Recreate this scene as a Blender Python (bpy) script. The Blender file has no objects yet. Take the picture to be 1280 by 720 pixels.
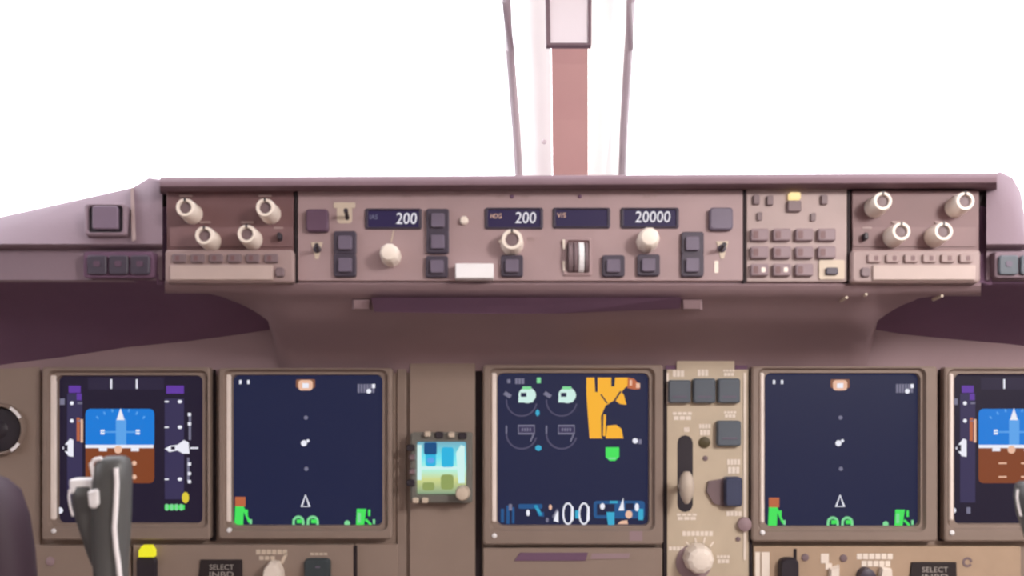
import bpy, bmesh, math, random
from mathutils import Vector, Matrix
random.seed(7)
S = bpy.context.scene
COL = S.collection

# ------------------------------------------------------------------ camera
F = 1200.0                       # focal length in pixels of the 1280x720 frame
PITCH = math.radians(5.2)
CAM = Vector((-0.079, 0.0, 0.95))
cd = bpy.data.cameras.new('camera')
cam = bpy.data.objects.new('camera', cd); COL.objects.link(cam)
cd.sensor_width = 36.0; cd.lens = 36.0 * F / 1280.0; cd.clip_start = 0.02
cam.location = CAM; cam.rotation_euler = (math.pi / 2 + PITCH, 0, 0)
S.camera = cam
cd.dof.use_dof = True; cd.dof.focus_distance = 60.0; cd.dof.aperture_fstop = cd.lens / 2.4   # focused on the sky outside

# ------------------------------------------------------------------ sky, lights, exposure
W = bpy.data.worlds.new('overcast_sky'); S.world = W; W.use_nodes = True
bg = W.node_tree.nodes['Background']
bg.inputs['Color'].default_value = (0.97, 0.95, 1.0, 1); bg.inputs['Strength'].default_value = 4.2
S.view_settings.view_transform = 'Standard'; S.view_settings.look = 'None'
S.view_settings.gamma = 1.0; S.view_settings.use_curve_mapping = False
S.view_settings.exposure = 0.0
def area(name, loc, rot, sx, sy, power, color):
    l = bpy.data.lights.new(name, 'AREA'); l.shape = 'RECTANGLE'; l.size = sx; l.size_y = sy
    l.energy = power; l.color = color
    o = bpy.data.objects.new(name, l); COL.objects.link(o); o.location = loc; o.rotation_euler = rot
    return o
# added fill lights, unseen, brightening the interior from above and behind
area('dome_lamp', (0.5, -0.70, 1.84), (math.radians(28), 0, 0), 0.9, 0.35, 4.0, (1.0, 0.93, 0.90))
area('wall_wash_lamp', (0.75, -0.95, 1.84), (math.radians(-42), 0, 0), 1.1, 0.3, 29.0, (1.0, 0.91, 0.94))  # added fill, bounced off the back wall onto the panels
area('map_lamp', (1.0, -0.15, 1.60), (math.radians(62), 0, math.radians(10)), 0.3, 0.3, 20.0, (1.0, 0.94, 0.89))  # added fill that makes the right side brighter than the left

# ------------------------------------------------------------------ materials
def lin(c):
    c = c / 255.0
    return c / 12.92 if c <= 0.04045 else ((c + 0.055) / 1.055) ** 2.4
def rgb(r, g, b): return (lin(r), lin(g), lin(b), 1.0)
MATS = {}
def mat(name, c, rough=0.6, var=0.05, scale=30.0, bump=0.0, bscale=400.0, metal=0.0, spec=0.4):
    if name in MATS: return MATS[name]
    m = bpy.data.materials.new(name); m.use_nodes = True
    nt = m.node_tree; b = nt.nodes['Principled BSDF']
    b.inputs['Roughness'].default_value = rough; b.inputs['Metallic'].default_value = metal
    b.inputs['Specular IOR Level'].default_value = spec
    col = rgb(*c)
    tc = nt.nodes.new('ShaderNodeTexCoord')
    nz = nt.nodes.new('ShaderNodeTexNoise'); nz.inputs['Scale'].default_value = scale; nz.inputs['Detail'].default_value = 4
    nt.links.new(tc.outputs['Object'], nz.inputs['Vector'])
    rp = nt.nodes.new('ShaderNodeValToRGB')
    rp.color_ramp.elements[0].position = 0.3; rp.color_ramp.elements[1].position = 0.7
    rp.color_ramp.elements[0].color = tuple(x * (1 - var) for x in col[:3]) + (1,)
    rp.color_ramp.elements[1].color = tuple(min(1, x * (1 + var)) for x in col[:3]) + (1,)
    nt.links.new(nz.outputs['Fac'], rp.inputs['Fac']); nt.links.new(rp.outputs['Color'], b.inputs['Base Color'])
    if bump:
        n2 = nt.nodes.new('ShaderNodeTexNoise'); n2.inputs['Scale'].default_value = bscale
        nt.links.new(tc.outputs['Object'], n2.inputs['Vector'])
        bp = nt.nodes.new('ShaderNodeBump'); bp.inputs['Strength'].default_value = bump; bp.inputs['Distance'].default_value = 0.001
        nt.links.new(n2.outputs['Fac'], bp.inputs['Height']); nt.links.new(bp.outputs['Normal'], b.inputs['Normal'])
    MATS[name] = m
    return m
def emit(name, c, k=1.0):
    """lit pixels of a screen or a lamp"""
    if name in MATS: return MATS[name]
    m = bpy.data.materials.new(name); m.use_nodes = True
    b = m.node_tree.nodes['Principled BSDF']
    b.inputs['Base Color'].default_value = (0.004, 0.004, 0.005, 1); b.inputs['Roughness'].default_value = 0.35
    b.inputs['Specular IOR Level'].default_value = 0.25
    b.inputs['Emission Color'].default_value = rgb(*c); b.inputs['Emission Strength'].default_value = k
    MATS[name] = m
    return m
M_PANEL = mat('panel_paint', (146, 128, 117), 0.62, 0.04, 18, 0.08)
M_BEZEL = mat('bezel_paint', (142, 125, 115), 0.55, 0.04, 22, 0.08)
M_TAN = mat('tan_plate', (198, 182, 160), 0.55, 0.05, 30, 0.06)
M_MCP = mat('mode_panel_paint', (166, 142, 144), 0.5, 0.05, 16, 0.06)
M_EFIS = mat('efis_panel_paint', (118, 88, 90), 0.5, 0.06, 20, 0.06)
M_LEDGE = mat('ledge_paint', (160, 138, 136), 0.5, 0.05, 25, 0.06)
M_DSP = mat('select_panel_paint', (172, 152, 150), 0.5, 0.05, 25, 0.06)
M_VINYL = mat('glareshield_vinyl', (116, 92, 100), 0.75, 0.06, 14, 0.25, 700)
M_WING = mat('shield_side_skin', (136, 116, 127), 0.6, 0.04, 10, 0.1)
M_UNDER = mat('dark_underside_vinyl', (112, 84, 108), 0.8, 0.08, 8, 0.25, 700)  # shade under the glareshield put into the colour; slots and small parts share it
M_HOUS = mat('housing_paint', (154, 131, 136), 0.65, 0.05, 8, 0.1)
M_GAP = mat('dark_gap', (40, 30, 34), 0.8, 0.05)
M_BTN = mat('button_plastic', (72, 64, 78), 0.45, 0.05)
M_BTNFACE = mat('button_face', (108, 98, 116), 0.4, 0.05)
M_PLUM = mat('plum_button', (98, 74, 94), 0.45, 0.04)
M_SLATE = mat('slate_button', (92, 100, 110), 0.4, 0.05)
M_CREAM = mat('cream_plastic', (238, 226, 214), 0.4, 0.03)
M_CREAMD = mat('cream_shade_marking', (206, 190, 172), 0.5, 0.04)
M_KNOBC = mat('knob_cap', (122, 104, 108), 0.5, 0.05)
M_DARK = mat('dark_plastic', (48, 42, 50), 0.45, 0.08)
M_YOKE = mat('yoke_plastic', (86, 86, 86), 0.38, 0.08, 20)
M_PAD = mat('hub_rubber', (62, 46, 58), 0.6, 0.06, 20)
M_LEVER_GLINT = mat('pale_trim', (244, 240, 242), 0.3, 0.03)  # gear lever stem, and painted glints on yoke horns and outlet rim
M_WHITE = mat('white_plastic', (240, 238, 240), 0.35, 0.02)
M_EDGEGLINT = mat('pale_edge_strip', (244, 232, 224), 0.45, 0.04)  # painted highlight of the bezels' inner left walls
M_POST = mat('brown_post_paint', (226, 188, 180), 0.6, 0.03, 8, 0.06)
M_FRAMEW = mat('white_frame_paint', (250, 248, 242), 0.6, 0.03, 6)
M_SEAL = mat('grey_rubber_seal', (204, 194, 198), 0.7, 0.08, 12)
M_WALL = mat('liner_plastic', (150, 138, 130), 0.8, 0.04, 4)
M_CEIL = mat('ceiling_liner', (196, 190, 184), 0.8, 0.03, 4)
M_FLOOR = mat('floor_carpet', (150, 134, 128), 0.95, 0.12, 60, 0.3)
M_COMP = mat('compass_box_grey', (216, 208, 214), 0.5, 0.03, 8)
M_COMPE = mat('compass_box_edge', (104, 84, 92), 0.6, 0.05)
M_AMBERCAP = emit('yellow_lamp', (238, 230, 44), 1.0)
M_PLACARD = mat('black_placard', (44, 36, 38), 0.5, 0.05)

E_NAVY = emit('screen_navy', (30, 35, 66), 1.0)
E_DARK = emit('screen_dark', (33, 26, 46), 1.0)
E_TAPE = emit('screen_tape', (56, 50, 84), 1.0)
E_STRIP = emit('screen_strip', (44, 37, 60), 1.0)
E_DIM = emit('screen_dim', (84, 80, 106), 1.0)
E_UMBER = emit('screen_umber', (134, 88, 66), 1.0)
E_BLUE = emit('screen_sky_blue', (24, 122, 214), 1.0)
E_LBLUE = emit('screen_pale_blue', (92, 162, 232), 1.0)
E_BROWN = emit('screen_brown', (128, 66, 36), 1.0)
E_WHITE = emit('screen_white', (236, 236, 246), 1.0)
E_GREY = emit('screen_grey', (120, 118, 140), 1.0)
E_PURP = emit('screen_purple', (98, 58, 160), 1.0)
E_GREEN = emit('screen_green', (70, 224, 92), 1.0)
E_LGREEN = emit('screen_pale_green', (128, 214, 150), 1.0)
E_MINT = emit('screen_mint', (206, 236, 228), 1.0)
E_ORANGE = emit('screen_orange', (184, 102, 66), 1.0)
E_PEACH = emit('screen_peach', (232, 186, 160), 1.0)
E_AMBER = emit('screen_amber', (246, 178, 50), 1.0)
E_CYAN = emit('screen_cyan', (58, 168, 204), 1.0)
E_DBLUE = emit('screen_deep_blue', (34, 84, 136), 1.0)
E_LCD = emit('window_navy', (46, 36, 72), 1.0)
E_DIGIT = emit('window_digit', (244, 240, 246), 1.0)
E_LAMP = emit('lit_amber', (255, 226, 160), 1.1)
E_STBLUE = emit('standby_blue', (22, 76, 128), 1.0)
E_STCYAN = emit('standby_cyan', (44, 178, 222), 1.0)
E_STOLIVE = emit('standby_olive', (142, 158, 92), 1.0)
E_STPALE = emit('standby_pale', (206, 240, 236), 1.0)
E_YELLOW = emit('screen_yellow', (220, 200, 60), 1.0)

def ramp_screen(name, stops):
    m = emit(name, (100, 100, 100)); nt = m.node_tree; b = nt.nodes['Principled BSDF']
    tc = nt.nodes.new('ShaderNodeTexCoord'); sp = nt.nodes.new('ShaderNodeSeparateXYZ'); rp = nt.nodes.new('ShaderNodeValToRGB')
    nt.links.new(tc.outputs['Generated'], sp.inputs[0]); nt.links.new(sp.outputs['Z'], rp.inputs['Fac'])
    cr = rp.color_ramp
    while len(cr.elements) < len(stops): cr.elements.new(0.5)
    for e, (p, c) in zip(cr.elements, stops): e.position = p; e.color = rgb(*c)
    nt.links.new(rp.outputs['Color'], b.inputs['Emission Color'])
    return m
E_STANDBY = ramp_screen('standby_picture', [(0.0, (120, 150, 130)), (0.3, (206, 214, 140)), (0.48, (176, 240, 224)), (0.7, (110, 226, 240)), (1.0, (120, 170, 190))])

def glass(name):
    m = bpy.data.materials.new(name); m.use_nodes = True; nt = m.node_tree
    for n in list(nt.nodes):
        if n.type != 'OUTPUT_MATERIAL': nt.nodes.remove(n)
    out = [n for n in nt.nodes if n.type == 'OUTPUT_MATERIAL'][0]
    tr = nt.nodes.new('ShaderNodeBsdfTransparent'); tr.inputs['Color'].default_value = (0.96, 0.97, 0.97, 1)
    gl = nt.nodes.new('ShaderNodeBsdfGlossy'); gl.inputs['Roughness'].default_value = 0.02
    mx = nt.nodes.new('ShaderNodeMixShader'); mx.inputs['Fac'].default_value = 0.05
    nt.links.new(tr.outputs[0], mx.inputs[1]); nt.links.new(gl.outputs[0], mx.inputs[2]); nt.links.new(mx.outputs[0], out.inputs['Surface'])
    return m
M_GLASS = glass('windshield_glass')

# ------------------------------------------------------------------ geometry helpers
def ray(u, v):
    d = Vector(((u - 640.0) / F, 1.0, -(v - 360.0) / F))
    c, s = math.cos(PITCH), math.sin(PITCH)
    return Vector((d.x, d.y * c - d.z * s, d.y * s + d.z * c))
def at(u, v, Y):
    """the point of the flight deck at distance Y ahead seen at pixel (u, v) of the photograph"""
    r = ray(u, v)
    return CAM + r * (Y / r.y)
class Plane:
    def __init__(self, Y, v0, tilt):
        self.o = at(713, v0, Y); t = math.radians(tilt)
        self.x = Vector((1, 0, 0)); self.up = Vector((0, math.sin(t), math.cos(t))); self.n = Vector((0, -math.cos(t), math.sin(t)))
    def p(self, u, v, h, href):
        r = ray(u, v); o = self.o + self.n * href
        t = (o - CAM).dot(self.n) / r.dot(self.n)
        return CAM + r * t + self.n * (h - href)
class Free:
    pass
WORLD_LOC = {}
def place(o, parent, c):
    WORLD_LOC[o.name] = c.copy()
    if parent is not None:
        o.parent = parent; o.location = c - WORLD_LOC[parent.name]
    else: o.location = c
class MB:
    def __init__(s, pl=None, href=0.0): s.pl = pl; s.href = href; s.v = []; s.f = []; s.smooth = False
    def P(s, u, v, h): return s.pl.p(u, v, h, s.href)
    def add(s, vs, fs):
        b = len(s.v); s.v += [Vector(x) for x in vs]; s.f += [tuple(i + b for i in f) for f in fs]
    def rings(s, rings, cap0=False, cap1=True, closed=True):
        n = len(rings[0]); vs = [p for r in rings for p in r]; fs = []
        for k in range(len(rings) - 1):
            for i in range(n if closed else n - 1):
                j = (i + 1) % n
                fs.append((k * n + i, k * n + j, (k + 1) * n + j, (k + 1) * n + i))
        if cap0: fs.append(tuple(reversed(range(n))))
        if cap1: fs.append(tuple(range((len(rings) - 1) * n, len(rings) * n)))
        s.add(vs, fs)
    # outlines are lists of pixel points, counter-clockwise on the panel
    def prism(s, out, h0, h1, ch=0.0, chpx=None):
        if ch:
            cu = sum(p[0] for p in out) / len(out); cv = sum(p[1] for p in out) / len(out)
            w = max(p[0] for p in out) - min(p[0] for p in out); hh = max(p[1] for p in out) - min(p[1] for p in out)
            k = chpx if chpx is not None else ch * 1000
            inn = [(cu + (p[0] - cu) * max(0.1, 1 - 2 * k / w), cv + (p[1] - cv) * max(0.1, 1 - 2 * k / hh)) for p in out]
            s.rings([[s.P(u, v, h0) for u, v in out], [s.P(u, v, h1 - ch) for u, v in out], [s.P(u, v, h1) for u, v in inn]])
        else:
            s.rings([[s.P(u, v, h0) for u, v in out], [s.P(u, v, h1) for u, v in out]])
    def box(s, u0, v0, u1, v1, h0, h1, r=1.5, ch=0.0, chpx=None):
        s.prism(rrect(u0, v0, u1, v1, r), h0, h1, ch, chpx)
    def frame(s, o, i, ro, ri, h0, h1, hin, lip=0.0):
        """rectangular frame: outer rect o, opening i, front at h1, sides of the opening falling to hin"""
        n = 5
        O = rrect(*o, ro, n); I = rrect(*i, ri, n)
        J = rrect(i[0] - lip, i[1] - lip, i[2] + lip, i[3] + lip, ri + lip, n)
        O2 = rrect(o[0] + 2, o[1] + 2, o[2] - 2, o[3] - 2, max(0.5, ro - 1), n)
        s.rings([[s.P(u, v, h0) for u, v in O], [s.P(u, v, h1 - 0.0015) for u, v in O], [s.P(u, v, h1) for u, v in O2],
                 [s.P(u, v, h1) for u, v in J], [s.P(u, v, hin) for u, v in I]], cap1=False)
    def lathe(s, u, v, prof, n=28):
        """prof: (radius in px, h)"""
        s.rings([[s.P(u + r * math.cos(2 * math.pi * k / n), v - r * math.sin(2 * math.pi * k / n), h) for k in range(n)] for r, h in prof])
        s.smooth = True
    def flat(s, pts, h): s.add([s.P(u, v, h) for u, v in pts], [tuple(range(len(pts)))])
    def rect(s, u0, v0, u1, v1, h): s.flat([(u0, v1), (u1, v1), (u1, v0), (u0, v0)], h)
    def disc(s, u, v, r, h, n=16, ry=None):
        ry = ry or r
        s.flat([(u + r * math.cos(2 * math.pi * k / n), v - ry * math.sin(2 * math.pi * k / n)) for k in range(n)], h)
    def stroke(s, pts, w, h, closed=False):
        n = len(pts); L = []; R = []
        for i in range(n):
            a = pts[(i - 1) % n] if (closed or i > 0) else pts[i]; b = pts[(i + 1) % n] if (closed or i < n - 1) else pts[i]
            dx, dy = b[0] - a[0], b[1] - a[1]; l = math.hypot(dx, dy) or 1
            nx, ny = -dy / l * w / 2, dx / l * w / 2
            L.append((pts[i][0] + nx, pts[i][1] + ny)); R.append((pts[i][0] - nx, pts[i][1] - ny))
        m = n if closed else n - 1
        for i in range(m):
            j = (i + 1) % n
            s.flat([R[i], R[j], L[j], L[i]], h)
    def arc(s, u, v, r, a0, a1, w, h, n=14):
        s.stroke([(u + r * math.cos(math.radians(a0 + (a1 - a0) * k / n)), v - r * math.sin(math.radians(a0 + (a1 - a0) * k / n))) for k in range(n + 1)], w, h)
    def text(s, txt, u, v, height, h, width=None, shear=0.0):
        """flat lettering centred on pixel (u, v); cap height in px"""
        cu = bpy.data.curves.new('lettering', 'FONT'); cu.body = txt; cu.size = 1.0; cu.resolution_u = 3; cu.shear = shear
        ob = bpy.data.objects.new('lettering', cu)
        me = bpy.data.meshes.new_from_object(ob)
        vs = [w.co.copy() for w in me.vertices]; fs = [tuple(p.vertices) for p in me.polygons]
        bpy.data.objects.remove(ob); bpy.data.curves.remove(cu); bpy.data.meshes.remove(me)
        if not vs: return
        x0 = min(w.x for w in vs); x1 = max(w.x for w in vs); y0 = min(w.y for w in vs); y1 = max(w.y for w in vs)
        ky = height / (y1 - y0); kx = width / (x1 - x0) if width else ky
        s.add([s.P(u + (w.x - (x0 + x1) / 2) * kx, v - (w.y - (y0 + y1) / 2) * ky, h) for w in vs], fs)
    def tube(s, pts, radii, n=10, cap=True, flat=1.0):
        rings = []
        for i, p in enumerate(pts):
            a = pts[max(0, i - 1)]; b = pts[min(len(pts) - 1, i + 1)]
            t = (b - a).normalized(); ref = Vector((0, 1, 0)) if abs(t.y) < 0.9 else Vector((1, 0, 0))
            x = t.cross(ref).normalized(); y = x.cross(t).normalized()
            rings.append([p + (x * math.cos(2 * math.pi * k / n) + y * math.sin(2 * math.pi * k / n) * flat) * radii[i] for k in range(n)])
        s.rings(rings, cap0=cap, cap1=cap); s.smooth = True
    def build(s, name, m, parent=None, kind=None, loc=None, smooth=None, angle=35):
        c = loc if loc is not None else (Vector((min(p.x for p in s.v), min(p.y for p in s.v), min(p.z for p in s.v))) + Vector((max(p.x for p in s.v), max(p.y for p in s.v), max(p.z for p in s.v)))) / 2
        me = bpy.data.meshes.new(name); me.from_pydata([p - c for p in s.v], [], s.f); me.update()
        bm = bmesh.new(); bm.from_mesh(me)
        bmesh.ops.recalc_face_normals(bm, faces=bm.faces)
        bm.to_mesh(me); bm.free()
        if s.smooth or smooth:
            for p in me.polygons: p.use_smooth = True
            try: me.set_sharp_from_angle(angle=math.radians(angle))
            except Exception: pass
        me.materials.append(m)
        o = bpy.data.objects.new(name, me); COL.objects.link(o); place(o, parent, c)
        if kind: o['kind'] = kind
        elif name in ('legend', 'picture_marks', 'digits', 'dial_marks', 'wheel_marks', 'edge_marking'): o['kind'] = 'stuff'
        return o
def rrect(u0, v0, u1, v1, r=1.5, n=3):
    r = max(0.01, min(r, (u1 - u0) / 2 - 0.01, (v1 - v0) / 2 - 0.01)); pts = []
    for cx, cy, a in ((u1 - r, v0 + r, 0), (u0 + r, v0 + r, 90), (u0 + r, v1 - r, 180), (u1 - r, v1 - r, 270)):
        for k in range(n + 1):
            t = math.radians(a + 90.0 * k / n); pts.append((cx + r * math.cos(t), cy - r * math.sin(t)))
    return pts
def thing(name, label, cat, loc, group=None):
    o = bpy.data.objects.new(name, None); COL.objects.link(o); o.empty_display_size = 0.03
    place(o, None, Vector(loc)); o['label'] = label; o['category'] = cat
    if group: o['group'] = group
    return o
def wbox(mb, x0, y0, z0, x1, y1, z1):
    mb.add([(x0, y0, z0), (x1, y0, z0), (x1, y1, z0), (x0, y1, z0), (x0, y0, z1), (x1, y0, z1), (x1, y1, z1), (x0, y1, z1)],
           [(0, 3, 2, 1), (4, 5, 6, 7), (0, 1, 5, 4), (1, 2, 6, 5), (2, 3, 7, 6), (3, 0, 4, 7)])
def bevel(o, w, seg=2):
    b = o.modifiers.new('edge', 'BEVEL'); b.width = w; b.segments = seg; b.limit_method = 'ANGLE'; b.angle_limit = math.radians(40)

MAIN = Plane(1.22, 560, 0.0)          # the main instrument panel
MCP = Plane(1.06, 300, 7.0)           # the face of the glareshield controls

# ------------------------------------------------------------------ flight deck shell
XW = 1.32
def sbox(name, *b, m=None):
    q = MB(); wbox(q, *b); return q.build(name, m or M_WALL, None, 'structure')
sbox('floor', -XW, -1.7, -0.05, XW, 1.8, 0.0, m=M_FLOOR)
sbox('ceiling', -XW, -1.7, 1.90, XW, 0.80, 1.95, m=M_CEIL)
sbox('wall_back', -XW, -1.75, 0.0, XW, -1.7, 1.95, m=M_CEIL)
sbox('wall_front', -XW, 1.75, 0.0, XW, 1.8, 1.16)
ZG = lambda y: 1.196 + (1.7 - y) * 0.6   # line of the raked windshields
q = MB(); q.add([(-XW, 0.80, 1.90), (XW, 0.80, 1.90), (XW, 0.80, ZG(0.80)), (-XW, 0.80, ZG(0.80)), (-XW, 0.85, 1.92), (XW, 0.85, 1.92), (XW, 0.85, ZG(0.80)), (-XW, 0.85, ZG(0.80))],
            [(0, 1, 2, 3), (4, 7, 6, 5), (3, 2, 6, 7), (0, 4, 5, 1), (0, 3, 7, 4), (1, 5, 6, 2)])
q.build('trim_1', M_CEIL, None, 'structure')
for side, sx in (('left', -1), ('right', 1)):
    q = MB()
    a, b = (sx * XW, sx * (XW + 0.05)); x0, x1 = min(a, b), max(a, b)
    wbox(q, x0, -1.7, 0, x1, 1.8, 1.14)          # below the side windows
    wbox(q, x0, -1.7, 1.66, x1, 0.80, 1.95)
    wbox(q, x0, -1.7, 1.14, x1, -0.1, 1.66)
    wbox(q, x0, 0.78, 1.14, x1, 0.84, 1.66)
    q.build('wall_' + side, M_WALL, None, 'structure')
    q = MB(); xm = (x0 + x1) / 2
    wbox(q, xm - 0.004, -0.1, 1.14, xm + 0.004, 0.78, 1.66)
    q.build('window_%d' % (3 if sx < 0 else 4), M_GLASS, None, 'structure')
    # front windshield pane, raked
    q = MB(); xa, xb = (sx * 0.075, sx * XW); yb, yt = 1.70, 0.82
    for dz in (0.0,):
        q.add([(xa, yb, ZG(yb)), (xb, yb, ZG(yb)), (xb, yt, ZG(yt)), (xa, yt, ZG(yt))], [(0, 1, 2, 3)])
        q.add([(xa, yb, ZG(yb) + 0.012), (xb, yb, ZG(yb) + 0.012), (xb, yt, ZG(yt) + 0.012), (xa, yt, ZG(yt) + 0.012)], [(3, 2, 1, 0)])
    q.build('window_%d' % (1 if sx < 0 else 2), M_GLASS, None, 'structure')

# centre post between the windshields: pale wedge, brown strip, two rubber seals
def yz(y, d=0.0): return (y, ZG(y) - d)
post = thing('window_post', 'brown upright strip on pale post between the two windshields', 'window post', at(713, 214, 1.56))
def ribbon(name, m, path, thick, parent, smooth=False):
    """path: (u0, u1, v, Y) rows; a slab of the given thickness facing inward"""
    q = MB(); rings = []
    for u0, u1, v, Y in path:
        a = at(u0, v, Y); b = at(u1, v, Y); d = Vector((0, thick * 0.5, thick))
        rings.append([a, b, b + d, a + d])
    q.rings(rings, cap0=True, cap1=True)
    return q.build(name, m, parent)
YB, YT = 1.56, 1.26
def row(v):                         # depth of the post at a pixel row
    return YB + (YT - YB) * (214 - v) / 214.0
rows = [292, 250, 225, 214, 150, 80, 30, 0, -60]
strip = [(691 - (214 - v) * 0.010, 735 + 0 * v, v, row(v)) for v in rows]
ribbon('centre_strip', M_POST, strip, 0.012, post)
def wedge(sign):
    q = MB(); rings = []
    for v in rows:
        Y = row(v); t = (214 - v) / 214.0
        ui = 690 - 3 * t if sign < 0 else 736 + 1 * t
        uo = (652 - 9 * t) if sign < 0 else (776 + 8 * t)
        a = at(ui, v, Y + 0.002); b = at(uo, v, Y); b = b + (b - CAM).normalized() * 0.075
        d = Vector((0, 0.02, 0.03))
        rings.append([a, b, b + d, a + d])
    q.rings(rings, cap0=True, cap1=True)
    return q.build('post_side', M_FRAMEW, post)
wedge(-1); wedge(1)
def seal(pts):
    q = MB()
    q.tube([at(u, v, row(v) + 0.03) for u, v in pts], [w for w in [0.0068] * len(pts)], 10)
    return q.build('rubber_seal', M_SEAL, post)
seal([(631, -60), (633, 0), (637, 60), (641, 110), (645, 160), (648, 214), (650, 240), (654, 290)])
seal([(793, -60), (789, 0), (786, 60), (783, 110), (780, 160), (778, 214), (776, 240), (772, 290)])
q = MB(); q.tube([at(680, 177, row(177) - 0.001), at(680, 177, row(177) - 0.004)], [0.004, 0.003], 10); q.build('screw', M_SEAL, post)

comp = thing('compass_box', 'pale grey box with dark edges over the top of the window post', 'box', at(711, 57, row(40) - 0.06))
q = MB(); Yc = row(30) - 0.075
f4 = [at(688, 54, Yc), at(735, 54, Yc), at(736, -70, Yc - 0.01), at(686, -70, Yc - 0.01)]
bk = [p + Vector((0, 0.03, 0.02)) for p in f4]
q.rings([f4, bk], cap0=True, cap1=True); q.build('face_plate', M_COMP, comp)
q = MB()
def rimpts(o, dy): return [at(683 - o, 57 + o, Yc) + Vector((0, dy, 0)), at(739 + o, 57 + o, Yc) + Vector((0, dy, 0)), at(740 + o, -75 - o, Yc - 0.01) + Vector((0, dy, 0)), at(681 - o, -75 - o, Yc - 0.01) + Vector((0, dy, 0))]
q.rings([rimpts(0, 0.012), rimpts(0, -0.002), [p + Vector((0, -0.002, 0)) for p in f4], [p + Vector((0, 0.0, 0)) for p in f4]], cap0=True, cap1=False)
q.build('edge_rim', M_COMPE, comp)

# ------------------------------------------------------------------ glareshield
gs = thing('glareshield', 'plum brown glareshield spanning the panel under the windshields', 'glareshield', at(713, 400, 1.15))
# top cover with a rounded front lip over the mode panels
q = MB(); cols = []
for u in (200, 330, 460, 590, 713, 850, 980, 1110, 1246):
    dv = -5.0 * (u - 200) / 1032.0
    c = [at(u, 252 + dv, 1.11), at(u, 241 + dv, 1.075), at(u, 238 + dv, 1.052), at(u, 233 + dv, 1.045), at(u, 228 + dv, 1.046), at(u, 223 + dv, 1.055), at(u, 221.5 + dv, 1.075)]
    e = c[-1]; c += [Vector((e.x * 1.02, 1.2, e.z + 0.004)), Vector((e.x * 1.06, 1.45, e.z + 0.01)), Vector((e.x * 1.1, 1.74, 1.19))]
    cols.append(c)
q.rings(cols, cap0=False, cap1=False, closed=False); q.smooth = True
q.build('top_cover', M_VINYL, gs, angle=60)
# control housing: front lip under the mode panels, curving back down to the main panel
def lipfn(u):                       # px bottom row of the controls
    return 351 + 3 * (u - 210) / 1020.0
q = MB(); cols = []
def sm(x): x = min(1, max(0, x)); return x * x * (3 - 2 * x)
us = [206, 220, 240, 262, 285, 302, 314, 322, 328, 332, 335, 350, 372, 420, 520, 640, 716]
us = us + [1432 - u for u in reversed(us[:-1])]
for u in us:
    e = min(u, 1432 - u); l = lipfn(u)
    f = sm((e - 206) / 150.0)                     # the lip thins out towards the ends and the housing dives behind the dark recess
    vb = 366 + ((e - 206) / 130.0) ** 3 * 36
    if e <= 335:
        c = [at(u, l - 6, 1.085), at(u, l, 1.060), at(u, l + 3, 1.056), at(u, l + 8, 1.060), at(u, l + 14, 1.066)]
        lo = max(l + 17, vb)
        for k in range(7): c.append(at(u, l + 14 + (lo - l - 14) * min(1, (k + 1) / 5.0), 1.068 + 0.012 * (k + 1) + (0.05 if k > 4 else 0)))
        cols.append(c); continue
    c = [at(u, l - 6, 1.085), at(u, l, 1.060), at(u, l + 3, 1.056), at(u, l + 10, 1.060), at(u, l + 19, 1.072), at(u, l + 23, 1.082),
         at(u, l + 42, 1.10), at(u, 409, 1.13), at(u, 424, 1.165), at(u, 438, 1.195), at(u, 452, 1.213), at(u, 466, 1.219)]
    cols.append(c)
q.rings(cols, cap0=False, cap1=False, closed=False); q.smooth = True
q.build('control_housing', M_HOUS, gs, angle=60)
# long slot with a pull-out tray edge under the lip
q = MB()
q.rings([[at(464, 372, 1.078), at(852, 372, 1.078), at(850, 386, 1.084), at(700, 392, 1.087), at(600, 392, 1.087), at(468, 390, 1.086)],
         [at(464, 372, 1.060), at(852, 372, 1.060), at(850, 386, 1.079), at(700, 392, 1.081), at(600, 392, 1.081), at(468, 390, 1.080)]], cap0=True, cap1=True)
q.build('stowage_slot', M_UNDER, gs)
for u0, u1 in ((440, 464), (852, 878)):
    q = MB(); q.rings([[at(u0, 374, 1.080), at(u1, 374, 1.080), at(u1, 388, 1.085), at(u0, 388, 1.085)], [at(u0 + 2, 375, 1.074), at(u1 - 2, 375, 1.074), at(u1 - 3, 386, 1.079), at(u0 + 3, 386, 1.079)]], cap0=True)
    q.build('slot_end_cap', M_HOUS, gs)
# outboard undersides, their shade put into the darker colour
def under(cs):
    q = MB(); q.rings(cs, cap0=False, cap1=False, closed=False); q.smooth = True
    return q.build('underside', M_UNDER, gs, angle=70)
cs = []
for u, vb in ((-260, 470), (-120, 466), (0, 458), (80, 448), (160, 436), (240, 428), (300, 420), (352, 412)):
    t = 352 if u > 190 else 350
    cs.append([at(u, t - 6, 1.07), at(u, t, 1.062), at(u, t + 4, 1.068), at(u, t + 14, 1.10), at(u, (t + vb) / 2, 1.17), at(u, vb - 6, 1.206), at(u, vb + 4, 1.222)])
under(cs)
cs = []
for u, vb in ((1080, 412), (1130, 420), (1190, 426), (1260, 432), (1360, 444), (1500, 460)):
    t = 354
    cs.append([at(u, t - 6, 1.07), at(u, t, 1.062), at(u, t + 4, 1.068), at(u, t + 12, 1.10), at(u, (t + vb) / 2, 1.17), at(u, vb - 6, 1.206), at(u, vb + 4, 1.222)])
under(cs)
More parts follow.
